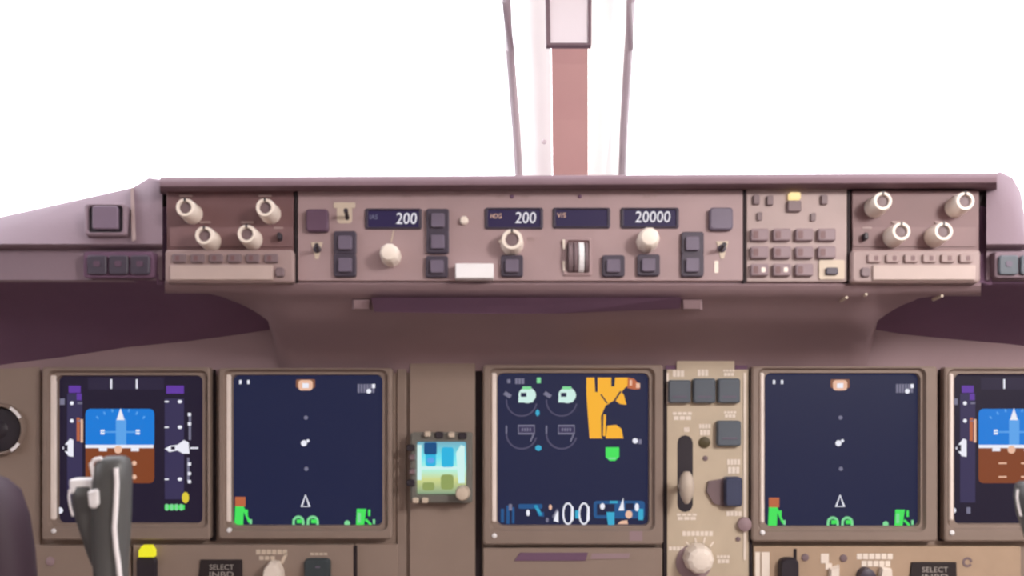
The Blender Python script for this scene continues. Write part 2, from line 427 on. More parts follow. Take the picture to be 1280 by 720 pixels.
# brow of the main panel below those shadows
def brow(cols):
    q = MB(); q.rings([[at(u, v0, 1.212), at(u, (v0 + v1) / 2, 1.214), at(u, v1, 1.217), at(u, v1 + 12, 1.2195)] for u, v0, v1 in cols], cap0=False, cap1=False, closed=False); q.smooth = True
    q.build('panel_brow', M_HOUS, gs, angle=60)
brow([(-260, 466, 474), (0, 454, 464), (80, 443, 462), (160, 433, 460), (240, 424, 458), (300, 416, 456), (340, 408, 455), (356, 404, 455)])
brow([(1076, 404, 452), (1092, 408, 452), (1130, 415, 454), (1190, 422, 456), (1260, 428, 458), (1360, 440, 466), (1500, 456, 474)])

# side wings of the shield
def wing(side):
    m = (lambda u: u) if side < 0 else (lambda u: 1436 - u)
    top = [(203, 224), (186, 222), (166, 234), (100, 249), (0, 271), (-140, 303)] if side < 0 else [(203, 221), (186, 214), (170, 222), (160, 240), (155, 268), (153, 296)]
    q = MB(); cols = []
    for u, v in top:
        lo = 305
        lo2 = max(lo, v + 6)
        c = [at(m(u), v + 3, 1.20), at(m(u), v, 1.10), at(m(u), v + 2, 1.086), at(m(u), (v + lo2) / 2 + 2, 1.066), at(m(u), lo2, 1.052), at(m(u), lo2 + 4, 1.056), at(m(u), lo2 + 6, 1.066),
             at(m(u), 350, 1.062), at(m(u), 353, 1.066)]
        cols.append(c)
    u, v = top[-1]
    cols.append([p + (p - CAM).normalized() * 0.02 + Vector((0, 0.40, 0.0)) + Vector((-side * 0.0, 0, 0)) for p in cols[-1]])
    q.rings(cols, cap0=False, cap1=False, closed=False); q.smooth = True
    q.build('side_wing', M_WING, gs, angle=40)
    if side < 0:
        # folded end rib and dark gap next to the control panels
        q = MB(); q.rings([[at(m(u), v, Y) for u, v, Y in ((163, 236, 1.074), (167, 234, 1.074), (170, 300, 1.046), (165, 302, 1.046))], [at(m(u), v, Y) for u, v, Y in ((163, 236, 1.1), (167, 234, 1.1), (170, 300, 1.09), (165, 302, 1.09))]], cap0=True, cap1=True)
        q.build('end_rib', M_LEDGE, gs)
    q = MB(); q.rings([[at(m(u), v, Y) for u, v, Y in ((194, 240, 1.085), (214, 238, 1.085), (214, 356, 1.068), (196, 356, 1.06))], [at(m(u), v, Y) for u, v, Y in ((194, 240, 1.12), (214, 238, 1.12), (214, 356, 1.1), (196, 356, 1.1))]], cap0=True, cap1=True)
    q.build('side_gap', M_UNDER, gs)
wing(-1); wing(1)
q = MB(MCP, -0.015); q.box(200, 236, 1234, 353, -0.03, -0.0155, 2); q.build('control_backing', M_GAP, gs)
q = MB(); wbox(q, 0.56, 1.25, 1.00, 1.31, 1.745, 1.06); q.build('side_shelf', M_VINYL, gs)
for u, v in ((1050, 376), (1074, 372), (1167, 374)):
    q = MB(); p = at(u, v, 1.085); q.tube([p, p + Vector((0, -0.022, 0.002))], [0.0022, 0.0016], 8); q.build('pin', M_CREAMD, gs)

WINGP = Plane(1.056, 275, 14.0)
# warning light and the row of keys on the shield's side
wl = thing('warning_light', 'square unlit warning light on the grey side of the glareshield', 'warning light', WINGP.p(131, 273, 0, 0))
q = MB(WINGP, 0.004); q.frame((105, 253, 158, 294), (110, 257, 153, 290), 5, 4, -0.01, 0.004, 0.0, 0.5); q.build('bezel', M_WING, wl)
q = MB(WINGP, 0.004); q.box(110, 257, 153, 290, -0.01, 0.001, 3); q.build('recess', M_DARK, wl)
q = MB(WINGP, 0.006); q.box(115, 257, 147, 286, 0.001, 0.006, 3, 0.001, 1.2); q.build('lens_cap', mat('lens_plum', (116, 98, 116), 0.5), wl)
WLOW = Plane(1.056, 330, 0.0)
def keyrow(side):
    m = (lambda u: u) if side < 0 else (lambda u: 1436 - u)
    def b(q, u0, v0, u1, v1, *a):
        x0, x1 = sorted((m(u0), m(u1))); q.box(x0, v0, x1, v1, *a)
    lab = 'dark row of three square keys on the lower side band of the glareshield' if side < 0 else 'single pale-rimmed square key housing at the bluish end of the glareshield'
    t = thing('key_row', lab, 'key panel', WLOW.p(m(147), 332, 0, 0))
    q = MB(WLOW, 0.006); b(q, 103, 314, 191, 347, -0.02, 0.004, 4, 0.001, 1.0); q.build('housing', M_UNDER if side < 0 else M_WING, t)
    for k in range(3):
        q = MB(WLOW, 0.009); u = 108 + 27 * k; b(q, u, 319, u + 24, 343, 0.004, 0.008, 3, 0.001, 1.2); o = q.build('key', M_BTN if side < 0 else M_SLATE, t)
        q = MB(WLOW, 0.0095); b(q, u + 8, 326, u + 16, 333, 0.0075, 0.0088, 2); q.build('key_cap', M_PLUM if side < 0 else M_BTNFACE, o)
keyrow(-1); keyrow(1)

# ------------------------------------------------------------------ helpers for panel fittings
def plate(t, pl, u0, v0, u1, v1, m, h0=-0.015, h1=0.0, name='face_plate', r=2.0):
    q = MB(pl, h1); q.box(u0, v0, u1, v1, h0, h1, r, 0.0008, 0.8); return q.build(name, m, t)
def button(t, pl, u, v, w=28, h=28, guard=True, lit=None, mb=None, mf=None, plain=False):
    if plain:
        q = MB(pl, 0.007); q.box(u - w / 2, v - h / 2, u + w / 2, v + h / 2, 0, 0.007, 4, 0.0015, 1.6); return q.build('push_button', mb or M_PLUM, t)
    q = MB(pl, 0.005); q.box(u - w / 2, v - h / 2, u + w / 2, v + h / 2, 0, 0.005, 3, 0.001, 1.2); o = q.build('push_button', mb or M_BTN, t)
    q = MB(pl, 0.009); q.box(u - w * .3, v - h * .3, u + w * .3, v + h * .3, 0.005, 0.009, 2, 0.0008, 0.8); q.build('button_face', mf or M_BTNFACE, o)
    return o
def ring_knob(t, pl, u, v, r=13, depth=0.024, tick=None):
    q = MB(pl, depth)
    q.lathe(u, v, [(r * 1.06, 0), (r * 1.02, depth * .25), (r * .96, depth * .85), (r * .88, depth), (r * .64, depth), (r * .58, depth * .82)])
    o = q.build('rotary_knob', M_CREAM, t)
    q = MB(pl, depth * .9); q.lathe(u, v, [(r * .6, depth * .5), (r * .58, depth * .86), (r * .3, depth * .88)]); q.build('knob_cap', M_KNOBC, o)
    q = MB(pl, depth); q.prism([(u - 1.2, v - r * .62), (u - 1.2, v - r * .95), (u + 1.2, v - r * .95), (u + 1.2, v - r * .62)], depth * .8, depth + 0.0006); q.build('pointer_mark', M_DARK, o)
    return o
def dome_knob(t, pl, u, v, r, depth=0.022, skirt=False, name='rotary_knob', m=None):
    q = MB(pl, depth * .7); n = 30
    prof = [(r * 1.02, 0), (r * 1.0, depth * .6), (r * .93, depth * .85), (r * .7, depth), (r * .3, depth * 1.04)]
    q.rings([[q.P(u + rr * (1 + .03 * math.cos(10 * 2 * math.pi * k / n)) * math.cos(2 * math.pi * k / n), v - rr * (1 + .03 * math.cos(10 * 2 * math.pi * k / n)) * math.sin(2 * math.pi * k / n), h) for k in range(n)] for rr, h in prof])
    q.smooth = True
    return q.build(name, m or M_CREAM, t)
def lcd(t, pl, u0, v0, u1, v1, items):
    q = MB(pl, 0.003); q.frame((u0 - 4, v0 - 3, u1 + 4, v1 + 3), (u0, v0, u1, v1), 3, 1.5, 0, 0.003, 0.0005, 0.8); o = q.build('display_window', M_BTN, t)
    q = MB(pl, 0.0008); q.rect(u0 - 1, v0 - 1, u1 + 1, v1 + 1, 0.0008); q.build('display_glass', E_LCD, o)
    for txt, u, v, hh, w, m in items:
        q = MB(pl, 0.0012); q.text(txt, u, v, hh, 0.0012, w, 0.08); q.build('digits', m, o)
def legend(t, pl, txt, u, v, hh, w, m=None, h=0.0004):
    q = MB(pl, h); q.text(txt, u, v, hh, h, w); return q.build('legend', m or M_CREAMD, t)
def toggle(t, pl, u, v, flip=False, s=1.0):
    q = MB(pl, 0.0008)
    pts = [(u - 8 * s, v - 9 * s), (u - 2 * s, v + 14 * s), (u + 2 * s, v + 14 * s), (u + 8 * s, v - 9 * s)]
    q.prism(pts, 0, 0.0008); o = q.build('toggle_mark', M_CREAMD, t)
    q = MB(pl, 0.003); q.lathe(u, v, [(5.5 * s, 0), (5.2 * s, 0.003), (3 * s, 0.004)], 16)
    q.build('toggle_bush', M_BTN, o)
    q = MB(pl, 0.012); a = q.P(u, v, 0.003); b = q.P(u + 1, v - 3, 0.018)
    q.tube([a, (a + b) / 2, b], [0.0015, 0.002, 0.0026], 10); q.build('toggle_lever', M_DARK, o)

# ------------------------------------------------------------------ mode control panel (centre of the glareshield)
mcp = thing('mode_control_panel', 'central brown autopilot panel with four lit number windows', 'control panel', MCP.p(650, 352, 0, 0))
plate(mcp, MCP, 372, 237, 929, 351, M_MCP)
button(mcp, MCP, 396, 275, 28, 28, plain=True); button(mcp, MCP, 902, 273, 29, 28, plain=True, mb=M_BTNFACE)
toggle(mcp, MCP, 396, 311, s=.9); toggle(mcp, MCP, 903, 310, s=.95)
q = MB(MCP, 0.001); q.box(417, 253, 444, 260, 0, 0.001, 1.5); q.box(421, 258, 440, 279, 0, 0.0006, 4); q.build('switch_label', M_CREAMD, mcp)
q = MB(MCP, 0.012); a = q.P(432, 269, 0); b = q.P(433, 264, 0.016); q.tube([a, (a + b) / 2, b], [0.0025, 0.002, 0.0026], 10); q.build('toggle_lever', M_DARK, mcp)
for u, v in ((431, 303), (431, 331), (547, 275), (547, 302), (546, 333), (640, 332), (767, 332), (811, 331), (866, 304), (866, 331)):
    button(mcp, MCP, u, v, 28, 29 if u in (431, 866, 547) else 27)
lcd(mcp, MCP, 460, 263, 523, 283, [('IAS', 467, 271, 6, 10, E_GREY), ('200', 508, 273, 14, 26, E_DIGIT)])
lcd(mcp, MCP, 610, 262, 675, 283, [('HDG', 620, 270, 6, 14, E_PEACH), ('200', 657, 272, 14, 26, E_DIGIT)])
lcd(mcp, MCP, 695, 262, 759, 282, [('V/S', 702, 269, 6, 11, E_PEACH)])
lcd(mcp, MCP, 780, 262, 845, 282, [('20000', 816, 271, 14, 44, E_DIGIT)])
o = dome_knob(mcp, MCP, 487, 317, 12.5)
q = MB(MCP, 0.001); q.stroke([(489, 303), (492, 288)], 1.4, 0.0008); q.build('index_line', M_CREAMD, mcp)
ring_knob(mcp, MCP, 640, 299, 14, 0.020)
q = MB(MCP, 0.012); q.prism([(623, 301), (632, 306), (632, 296)], 0.006, 0.012); q.build('knob_pointer', M_CREAM, mcp)
dome_knob(mcp, MCP, 811, 298, 13.5)
q = MB(MCP, 0.004); q.lathe(580, 275, [(5.2, 0), (5, 0.004), (3.5, 0.005)], 18); q.build('small_push_button', M_CREAM, mcp)
q = MB(MCP, 0.012); q.box(569, 329, 617, 348, 0, 0.012, 1.5, 0.0015, 1.2); q.build('disengage_bar', M_WHITE, mcp)
# vertical speed wheel in its slot
q = MB(MCP, 0.001); q.frame((703, 297, 740, 345), (709, 301, 736, 341), 3, 2, 0, 0.0025, 0.0, 0.5); tw = q.build('wheel_slot', M_MCP, mcp)
q = MB(MCP, 0.001); q.rect(709, 301, 736, 341, 0.0005); q.build('slot_floor', M_EFIS, tw)
q = MB(MCP, 0.004)
for u0, u1 in ((710, 716), (717, 722), (723, 730), (731, 735)):
    rings = []
    for k in range(9):
        a = math.radians(-80 + 20 * k); v = 321 - 19 * math.sin(a); h = 0.012 * math.cos(a)
        rings.append([q.P(u0, v, 0.0), q.P(u0, v, h - .001), q.P(u0 + 1, v, h), q.P(u1 - 1, v, h), q.P(u1, v, h - .001), q.P(u1, v, 0.0)])
    w = MB(MCP); w.rings(rings, cap0=True, cap1=True); w.build('thumb_wheel', M_WHITE if u0 == 723 else M_KNOBC, tw)
q = MB(MCP, 0.001)
for v in (306, 333): q.flat([(704, v + 6), (706, v + 6), (706, v - 6), (703, v - 6)], 0.0032)
q.build('wheel_marks', M_CREAM, tw)
for u, v in ((640, 245), (725, 245)):
    q = MB(MCP, 0.002); q.lathe(u, v, [(2.6, 0), (2.2, 0.0015), (1, 0.002)], 12); q.build('screw', M_UNDER, mcp)
for txt, u, v, w in (('IAS', 508, 246, 12), ('HDG', 626, 246, 10), ('TRK', 656, 246, 10), ('V/S', 743, 245, 14), ('ALT', 812, 246, 20), ('SEL', 664, 299, 10)):
    legend(mcp, MCP, txt, u, v, 4, w, M_LEDGE)
q = MB(MCP, 0.0006); q.box(893, 326, 898, 341, 0, 0.0006, 1); q.build('legend', M_CREAM, mcp)

# ------------------------------------------------------------------ the two display control panels outboard of it
def efis(side, label):
    m = (lambda u: u) if side < 0 else (lambda u: 1432 - u)
    def bx(q, u0, v0, u1, v1, *a):
        x0, x1 = sorted((m(u0), m(u1))); q.box(x0, v0, x1, v1, *a)
    t = thing('display_control_panel', label, 'control panel', MCP.p(m(288), 352, 0, 0), 'panels of four cream knobs at each end of the glareshield')
    q = MB(MCP, 0); bx(q, 208, 238, 367, 352, -0.015, 0.0, 2, 0.0008, 0.8); q.build('face_plate', M_EFIS, t)
    q = MB(MCP, 0.009); bx(q, 206, 312, 367, 353, -0.012, 0.009, 4, 0.002, 2); led = q.build('key_ledge', M_LEDGE, t)
    q = MB(MCP, 0.0115); bx(q, 212, 331, 341, 350, 0.007, 0.0115, 1.5, 0.001, 1.0); q.build('blank_strip', mat('blank_strip_paint', (186, 166, 160), 0.5), led)
    for k in range(6):
        q = MB(MCP, 0.0125); u = 215 + 23 * k; bx(q, u, 317, u + 17, 328, 0.008, 0.0125, 2, 0.001, 1); o = q.build('key', M_LEDGE if side > 0 else M_KNOBC, led)
        q = MB(MCP, 0.013); bx(q, u + 4, 319.5, u + 9, 325.5, 0.012, 0.0129, 1); q.build('legend', M_EFIS, o)
    q = MB(MCP, 0.012); bx(q, 344, 334, 355, 346, 0.008, 0.0125, 3, 0.001, 1); q.build('lock_button', M_KNOBC, led)
    q = MB(MCP, 0.001)
    bx(q, 212, 284, 366, 308, 0, 0.0012, 2); q.build('lower_band', mat('band_paint', (128, 99, 101), 0.5), t)
    if side < 0: ks = ((231, 259), (331, 259), (255, 294), (308, 292))
    else: ks = ((1104, 251), (1207, 251), (1127, 289), (1180, 289))
    for u, v in ks: ring_knob(t, MCP, u, v, 12.5, 0.026)
    q = MB(MCP, 0.010); bx(q, 346, 290, 351, 299, 0, 0.010, 2, 0.001, 1); q.build('toggle_lever', M_DARK, t)
    for u, v, w in ((232, 245, 16), (331, 245, 16), (256, 278, 14), (309, 278, 16), (348, 285, 12)):
        q = MB(MCP, 0.0018); bx(q, u - w / 2, v - 1.5, u + w / 2, v + 1, 0, 0.0018, 1); q.build('legend', M_LEDGE, t)
    return t
efis(-1, 'dim brown panel of four cream knobs beside the square warning light')
efis(1, 'paler panel of four cream knobs beside the grid of small keys')

# ------------------------------------------------------------------ display select panel: grid of small keys
dsp = thing('display_select_panel', 'greyish panel with grid of small keys and one lit amber lamp', 'control panel', MCP.p(996, 352, 0, 0))
plate(dsp, MCP, 933, 234, 1059, 352, M_DSP)
for r_, v in enumerate((293, 315, 337)):
    for c_, u in enumerate((950, 978, 1006, 1034)):
        if r_ == 2 and c_ == 3: continue
        q = MB(MCP, 0.006); q.box(u - 11, v - 7.5, u + 11, v + 7.5, 0, 0.006, 2, 0.001, 1.2); o = q.build('key', mat('grid_key', (140, 120, 126), 0.5), dsp)
        q = MB(MCP, 0.007); q.box(u - 8, v - 4.5, u - 2, v + 4.5, 0.005, 0.0065, 1); q.build('legend', M_EFIS, o)
        if r_ == 2 and c_ < 2:
            q = MB(MCP, 0.007); q.box(u + 2, v - 3, u + 7, v + 3, 0.005, 0.0066, 1); q.build('legend', M_CREAM, o)
q = MB(MCP, 0.002); q.box(1024, 325, 1056, 349, 0, 0.002, 2); o = q.build('label_plate', M_CREAMD, dsp)
q = MB(MCP, 0.006); q.box(1033, 334, 1048, 343, 0.001, 0.006, 2, 0.001, 1); q.build('slide_switch', M_BTN, o)
for u, v in ((946, 249), (963, 250), (1031, 249)):
    q = MB(MCP, 0.004); q.box(u - 4, v - 6, u + 4, v + 6, 0, 0.004, 1.5, 0.0008, 0.8); q.build('small_key', M_KNOBC, dsp)
q = MB(MCP, 0.005); q.box(985, 250, 1002, 264, 0, 0.005, 2, 0.001, 1); o = q.build('lamp_key', M_KNOBC, dsp)
q = MB(MCP, 0.006); q.box(987, 240, 1001, 249, 0, 0.006, 2, 0.001, 1); q.build('lit_lamp', E_LAMP, o)
for u, v in ((950, 270), (1017, 271)):
    q = MB(MCP, 0.003); q.box(u - 3, v - 5, u + 3, v + 5, 0, 0.003, 1.5); q.build('small_key', M_KNOBC, dsp)
# seams between the glareshield panels
for u in (370, 931, 1061):
    q = MB(MCP, 0.0005); q.box(u - 1.6, 238, u + 1.6, 353, -0.012, 0.0006, 0.5); q.build('panel_seam', M_GAP, gs)

# ------------------------------------------------------------------ main instrument panel
ip = thing('instrument_panel', 'brown main instrument panel below the glareshield', 'instrument panel', MAIN.p(713, 720, 0, 0))
q = MB(MAIN, 0); q.box(-420, 445, 1800, 1060, -0.02, 0.0, 2); q.build('backing_plate', M_PANEL, ip)
plate(ip, MAIN, 512, 452, 594, 800, M_PANEL, 0, 0.006, 'centre_strip')
plate(ip, MAIN, -300, 458, 50, 800, M_PANEL, 0, 0.005, 'side_plate')
plate(ip, MAIN, 496, 452, 508, 800, M_BEZEL, 0, 0.003, 'joint_strip')
plate(ip, MAIN, 444, 680, 497, 800, M_PANEL, 0, 0.005, 'blank_plate')
q = MB(MAIN, 0.002); q.box(594, 452, 602, 800, -0.001, 0.002, 1); q.build('panel_gap', M_GAP, ip)
q = MB(MAIN, 0.002); q.box(263, 462, 270, 676, -0.001, 0.003, 1); q.build('panel_gap', M_GAP, ip)
q = MB(MAIN, 0.002); q.box(1173, 462, 1180, 676, -0.001, 0.003, 1); q.build('panel_gap', M_GAP, ip)

SH = 0.004     # height of the screen face
def display_unit(label, o, i, group=None, left_w=8, base=None):
    t = thing('display_unit', label, 'display', MAIN.p((o[0] + o[2]) / 2, o[3], 0, 0), group)
    q = MB(MAIN, 0.016); q.frame(o, (i[0] - left_w, i[1] - 4, i[2] + 5, i[3] + 4), 4, 6, 0, 0.016, 0.010, 3); q.build('bezel', M_BEZEL, t)
    q = MB(MAIN, 0.011)
    q.frame((i[0] - left_w - 2, i[1] - 6, i[2] + 7, i[3] + 6), i, 6, 7, 0.002, 0.0105, SH, 1.0); q.build('inner_lip', M_BEZEL, t)
    q = MB(MAIN, 0.0125); q.box(i[0] - left_w, i[1] - 1, i[0] - 1.5, i[3] - 4, 0.004, 0.0125, 2, 0.002, 1.5); q.build('edge_strip', M_EDGEGLINT, t)  # light caught by the inner left wall, built as a near-white bar
    q = MB(MAIN, 0.018); q.lathe(i[0] - left_w * .5, o[3] - 11, [(3.2, 0.014), (3, 0.0175), (1.5, 0.0185)], 14); q.build('light_sensor', M_WHITE, t)
    q = MB(MAIN, SH); q.box(i[0] - 2, i[1] - 2, i[2] + 2, i[3] + 2, 0.001, SH, 6)
    s = q.build('screen', base or E_NAVY, t)
    return t, s
class Ink:
    """picture on a screen: one flat mesh per colour and layer"""
    def __init__(s, scr): s.scr = scr; s.d = {}
    def __call__(s, m, layer=1):
        k = (m.name, layer)
        if k not in s.d: s.d[k] = (MB(MAIN, SH), m)
        return s.d[k][0]
    def h(s, layer): return SH + 0.0002 * layer
    def done(s):
        for (n, l), (q, m) in s.d.items(): q.build('picture_marks', m, s.scr)
def glyphs(q, h, u0, v0, u1, v1, n, fill=0.6):
    """a run of small upright marks as blurred small print reads on the screen"""
    w = (u1 - u0) / n
    for k in range(n): q.rect(u0 + k * w, v0, u0 + k * w + w * fill, v1, h)

def pfd(t, s, dx):
    I = Ink(s); h = I.h; X = lambda u: u + dx
    def R(m, l, u0, v0, u1, v1): I(m, l).rect(X(u0), v0, X(u1), v1, h(l))
    # speed tape, left
    R(E_TAPE, 1, 84, 492, 103, 628); R(E_PURP, 2, 86, 482, 101, 491); R(E_PURP, 2, 96, 492, 102, 500)
    for v in (504, 526): I(E_WHITE, 2).disc(X(90), v, 2.4, h(2)); R(E_GREY, 2, 97, v - 1, 103, v + 1)
    R(E_GREY, 2, 75, 498, 81, 506)
    R(E_ORANGE, 2, 96, 522, 100, 551); R(E_PEACH, 3, 101, 524, 104, 553)
    I(E_WHITE, 3).flat([(X(78), 560), (X(88), 548), (X(92), 550), (X(92), 571), (X(86), 570)], h(3)); R(E_DARK, 4, 80, 556, 85, 564)
    # flight mode strip
    for u in (138, 170): R(E_WHITE, 2, u, 474, u + 2.2, 486)
    R(E_STRIP, 1, 110, 472, 205, 487)
    # attitude
    for m, v0, v1 in ((E_BLUE, 511, 560), (E_BROWN, 558, 604)):
        pts = rrect(X(107), v0, X(193), v1, 6) if m is E_BLUE else rrect(X(107), v0 - 6, X(193), v1, 6)
        I(m, 2 if m is E_BLUE else 1).flat(pts, h(2 if m is E_BLUE else 1))
    R(E_WHITE, 3, 107, 556, 192, 560); R(E_LBLUE, 3, 145, 524, 158, 556)
    I(E_WHITE, 4).flat([(X(146), 525), (X(156), 525), (X(151), 510)], h(4))
    for k in (-3, -2, -1, 1, 2, 3):
        a = math.radians(90 - 13 * k); I(E_LBLUE, 3).stroke([(X(151 + 44 * math.cos(a)), 556 - 42 * math.sin(a)), (X(151 + 48 * math.cos(a)), 556 - 46 * math.sin(a))], 2, h(3))
    R(E_LBLUE, 3, 127, 539, 145, 541); R(E_LBLUE, 3, 158, 539, 175, 541)
    R(E_WHITE, 3, 126, 537, 131, 543); R(E_WHITE, 3, 170, 537, 175, 543)
    for v in (579, 596): R(E_PEACH, 3, 160, v - 1, 170, v + 1); I(E_PEACH, 3).disc(X(168), v, 3, h(3)); R(E_PEACH, 3, 132, v - 1, 142, v + 1)
    R(E_WHITE, 4, 124, 560, 134, 564); R(E_WHITE, 4, 164, 560, 174, 564); I(E_PEACH, 4).disc(X(148), 562, 5, h(4))
    # altitude tape and vertical speed, right
    R(E_TAPE, 1, 206, 498, 230, 624); R(E_PURP, 2, 208, 482, 230, 492)
    for v in (502, 534, 599): I(E_WHITE, 2).disc(X(225), v, 2.8, h(2), ry=2.2); R(E_WHITE, 2, 206, v - 1, 211, v + 1)
    I(E_WHITE, 3).flat([(X(206), 561), (X(213), 557), (X(222), 556), (X(230), 550), (X(236), 553), (X(237), 567), (X(229), 567), (X(222), 563), (X(212), 565)], h(3))
    R(E_DARK, 4, 214, 558, 219, 562)
    R(E_WHITE, 3, 238, 559, 248, 561); R(E_GREY, 2, 236, 516, 239, 550); R(E_GREY, 2, 234, 572, 237, 602)
    for v in (516, 528, 578, 590, 600): R(E_WHITE, 3, 235, v, 239, v + 4)
    R(E_GREEN, 2, 206, 631, 231, 637); I(E_YELLOW, 2).disc(X(232), 622, 4.5, h(2), ry=7)
    glyphs(I(E_LGREEN, 3), h(3), X(207), 630, X(231), 638, 4)
    I(E_WHITE, 2).disc(X(75), 638, 4, h(2)); R(E_GREY, 2, 92, 634, 97, 642)
    I.done()
t, s = display_unit('flight display with blue and brown horizon behind the black yoke horn', (52, 459, 262, 675), (71, 470, 252, 654), None, 9, E_DARK)
pfd(t, s, 0)
t, s = display_unit('flight display with blue and brown horizon, partly cut off, next to black horn sliver', (1181, 459, 1392, 677), (1194, 468, 1380, 655), None, 7, E_DARK)
pfd(t, s, 1116)

def nav(t, s, cx, cy0, L, Rr, bot):
    I = Ink(s); h = I.h
    glyphs(I(E_WHITE, 1), h(1), L + 9, 475, L + 29, 480, 2, .3)
    I(E_PEACH, 2).flat(rrect(cx - 9, 475, cx + 9, 488, 4), h(2)); I(E_UMBER, 1).flat(rrect(cx - 12, 474, cx + 12, 485, 2), h(1)); I(E_WHITE, 3).rect(cx - 4, 479, cx + 4, 485, h(3))
    glyphs(I(E_GREY, 1), h(1), Rr - 30, 480, Rr - 8, 491, 6, .75); I(E_WHITE, 2).disc(Rr - 16, 489, 3, h(2)); I(E_WHITE, 2).rect(Rr - 12, 480, Rr - 8, 485, h(2))
    I(E_GREY, 2).disc(cx + 0.5, 522, 2.6, h(2)); I(E_WHITE, 2).disc(cx - 2, 554, 3.8, h(2)); I(E_WHITE, 2).disc(cx + 3, 551, 2, h(2)); I(E_GREY, 2).disc(cx + 1, 586, 2.6, h(2))
    I(E_WHITE, 2).stroke([(cx - 5, 633), (cx, 619), (cx + 5, 633)], 2.8, h(2), True)
    b = bot
    # corner traffic and map data
    I(E_GREEN, 1).flat([(L + 3, b), (L + 14, b), (L + 15, b - 24), (L + 4, b - 24)], h(1)); I(E_ORANGE, 2).rect(L + 4, b - 36, L + 17, b - 24, h(2))
    I(E_GREEN, 1).stroke([(L + 14, b - 22), (L + 22, b - 4)], 3, h(1)); I(E_GREEN, 1).rect(L + 17, b - 20, L + 20, b - 12, h(1)); I(E_LGREEN, 1).rect(L + 22, b - 8, L + 25, b - 2, h(1))
    for c in (cx - 9, cx + 9):
        I(E_LGREEN, 1).arc(c, b - 5, 6, 0, 180, 3.2, h(1), 8); I(E_LGREEN, 1).rect(c - 7.6, b - 5, c - 4.4, b + 1, h(1)); I(E_LGREEN, 1).rect(c + 4.4, b - 5, c + 7.6, b + 1, h(1))
        I(E_GREEN, 2).rect(c - 2, b - 8, c + 5, b - 3, h(2))
    I(E_GREEN, 1).flat([(Rr - 32, b), (Rr - 22, b), (Rr - 19, b - 21), (Rr - 31, b - 21)], h(1)); I(E_LGREEN, 2).rect(Rr - 30, b - 16, Rr - 26, b - 4, h(2))
    I(E_GREEN, 1).rect(Rr - 17, b - 20, Rr - 14, b - 12, h(1)); I(E_GREEN, 1).stroke([(Rr - 20, b - 8), (Rr - 13, b - 1)], 3, h(1)); I(E_LGREEN, 1).rect(Rr - 11, b - 8, Rr - 8, b - 2, h(1))
    I(E_LGREEN, 1).disc(Rr - 43, b - 3, 3.6, h(1))
    I.done()
t, s = display_unit('navy map display with white dots beside the small glowing standby instrument', (273, 460, 490, 674), (290, 469, 477, 657), 'navy map displays')
nav(t, s, 382, 0, 290, 477, 657)
t, s = display_unit('navy map display with white dots beside the tan switch panel', (940, 458, 1172, 677), (957, 467, 1150, 658), 'navy map displays', 7)
nav(t, s, 1050, 0, 957, 1150, 658)

# engine display
t, s = display_unit('central engine display with an amber message block and cyan figures', (604, 456, 829, 681), (622, 467, 811, 657), None, 8)
I = Ink(s); h = I.h
for u in (652, 702):
    v = 495
    I(E_MINT, 2).disc(u + 7, v - 1, 11, h(2), 18, 10); I(E_MINT, 2).rect(u - 4, v + 2, u + 14, v + 8, h(2)); I(E_NAVY, 3).rect(u - 1, v - 4, u + 6, v + 1, h(3)); I(E_LGREEN, 3).rect(u + 1, v - 12, u + 12, v - 8, h(3))
    I(E_DIM, 1).arc(u, v + 6, 19, 175, 350, 1.6, h(1)); I(E_GREY, 2).flat([(u - 23, v - 2), (u - 15, v + 3), (u - 12, v - 1), (u - 20, v - 6)], h(2))
    v = 538
    I(E_GREY, 2).stroke([(u - 4, v + 4), (u + 16, v + 4), (u + 16, v - 6), (u - 4, v - 6)], 2.2, h(2), True); I(E_TAPE, 1).rect(u - 3, v - 5, u + 15, v + 3, h(1)); glyphs(I(E_GREY, 2), h(2), u, v - 3, u + 13, v + 1, 4)
    I(E_DIM, 1).arc(u, v + 4, 19, 180, 345, 1.8, h(1)); I(E_GREY, 1).rect(u - 20, v - 6, u - 18, v + 4, h(1))
    I(E_GREY, 1).stroke([(u + 15, v + 5), (u + 11, v + 14)], 1.8, h(1))
glyphs(I(E_GREY, 2), h(2), 644, 473, 656, 480, 3, .8); I(E_LGREEN, 2).rect(671, 472, 676, 479, h(2)); I(E_GREY, 2).rect(634, 474, 638, 479, h(2))
I(E_CYAN, 1).disc(672, 516, 2.5, h(1), ry=4); I(E_CYAN, 1).disc(673, 560, 4, h(1), ry=3.5)
# amber messages: rows of heavy lettering run together
am = I(E_AMBER, 1)
am.flat([(733, 492), (737, 548), (753, 548), (753, 516), (757, 507), (768, 500), (775, 505), (783, 506), (780, 494), (777, 490), (781, 485), (787, 480), (785, 472), (733, 472)], h(1))
am.flat([(757, 548), (779, 548), (777, 536), (770, 531), (759, 532)], h(1)); am.flat([(753.5, 545), (757, 545), (757.5, 518), (754.5, 518)], h(1))
I(E_ORANGE, 1).flat([(784, 485), (793, 487), (800, 486), (798, 479), (792, 473), (784, 472)], h(1)); I(E_PEACH, 2).rect(795, 479, 800, 485, h(2)); I(E_PEACH, 2).rect(787, 475, 790, 482, h(2))
dk = I(E_NAVY, 2)
dk.flat([(744, 490), (747, 490), (747, 471), (743, 471)], h(2)); dk.flat([(764, 483), (768, 483), (769, 471), (764, 471)], h(2)); dk.stroke([(751, 493), (759, 504)], 1.8, h(2)); dk.stroke([(768, 501), (776, 489)], 2.2, h(2)); dk.stroke([(752.5, 547), (752, 520), (757, 512)], 1.6, h(2))
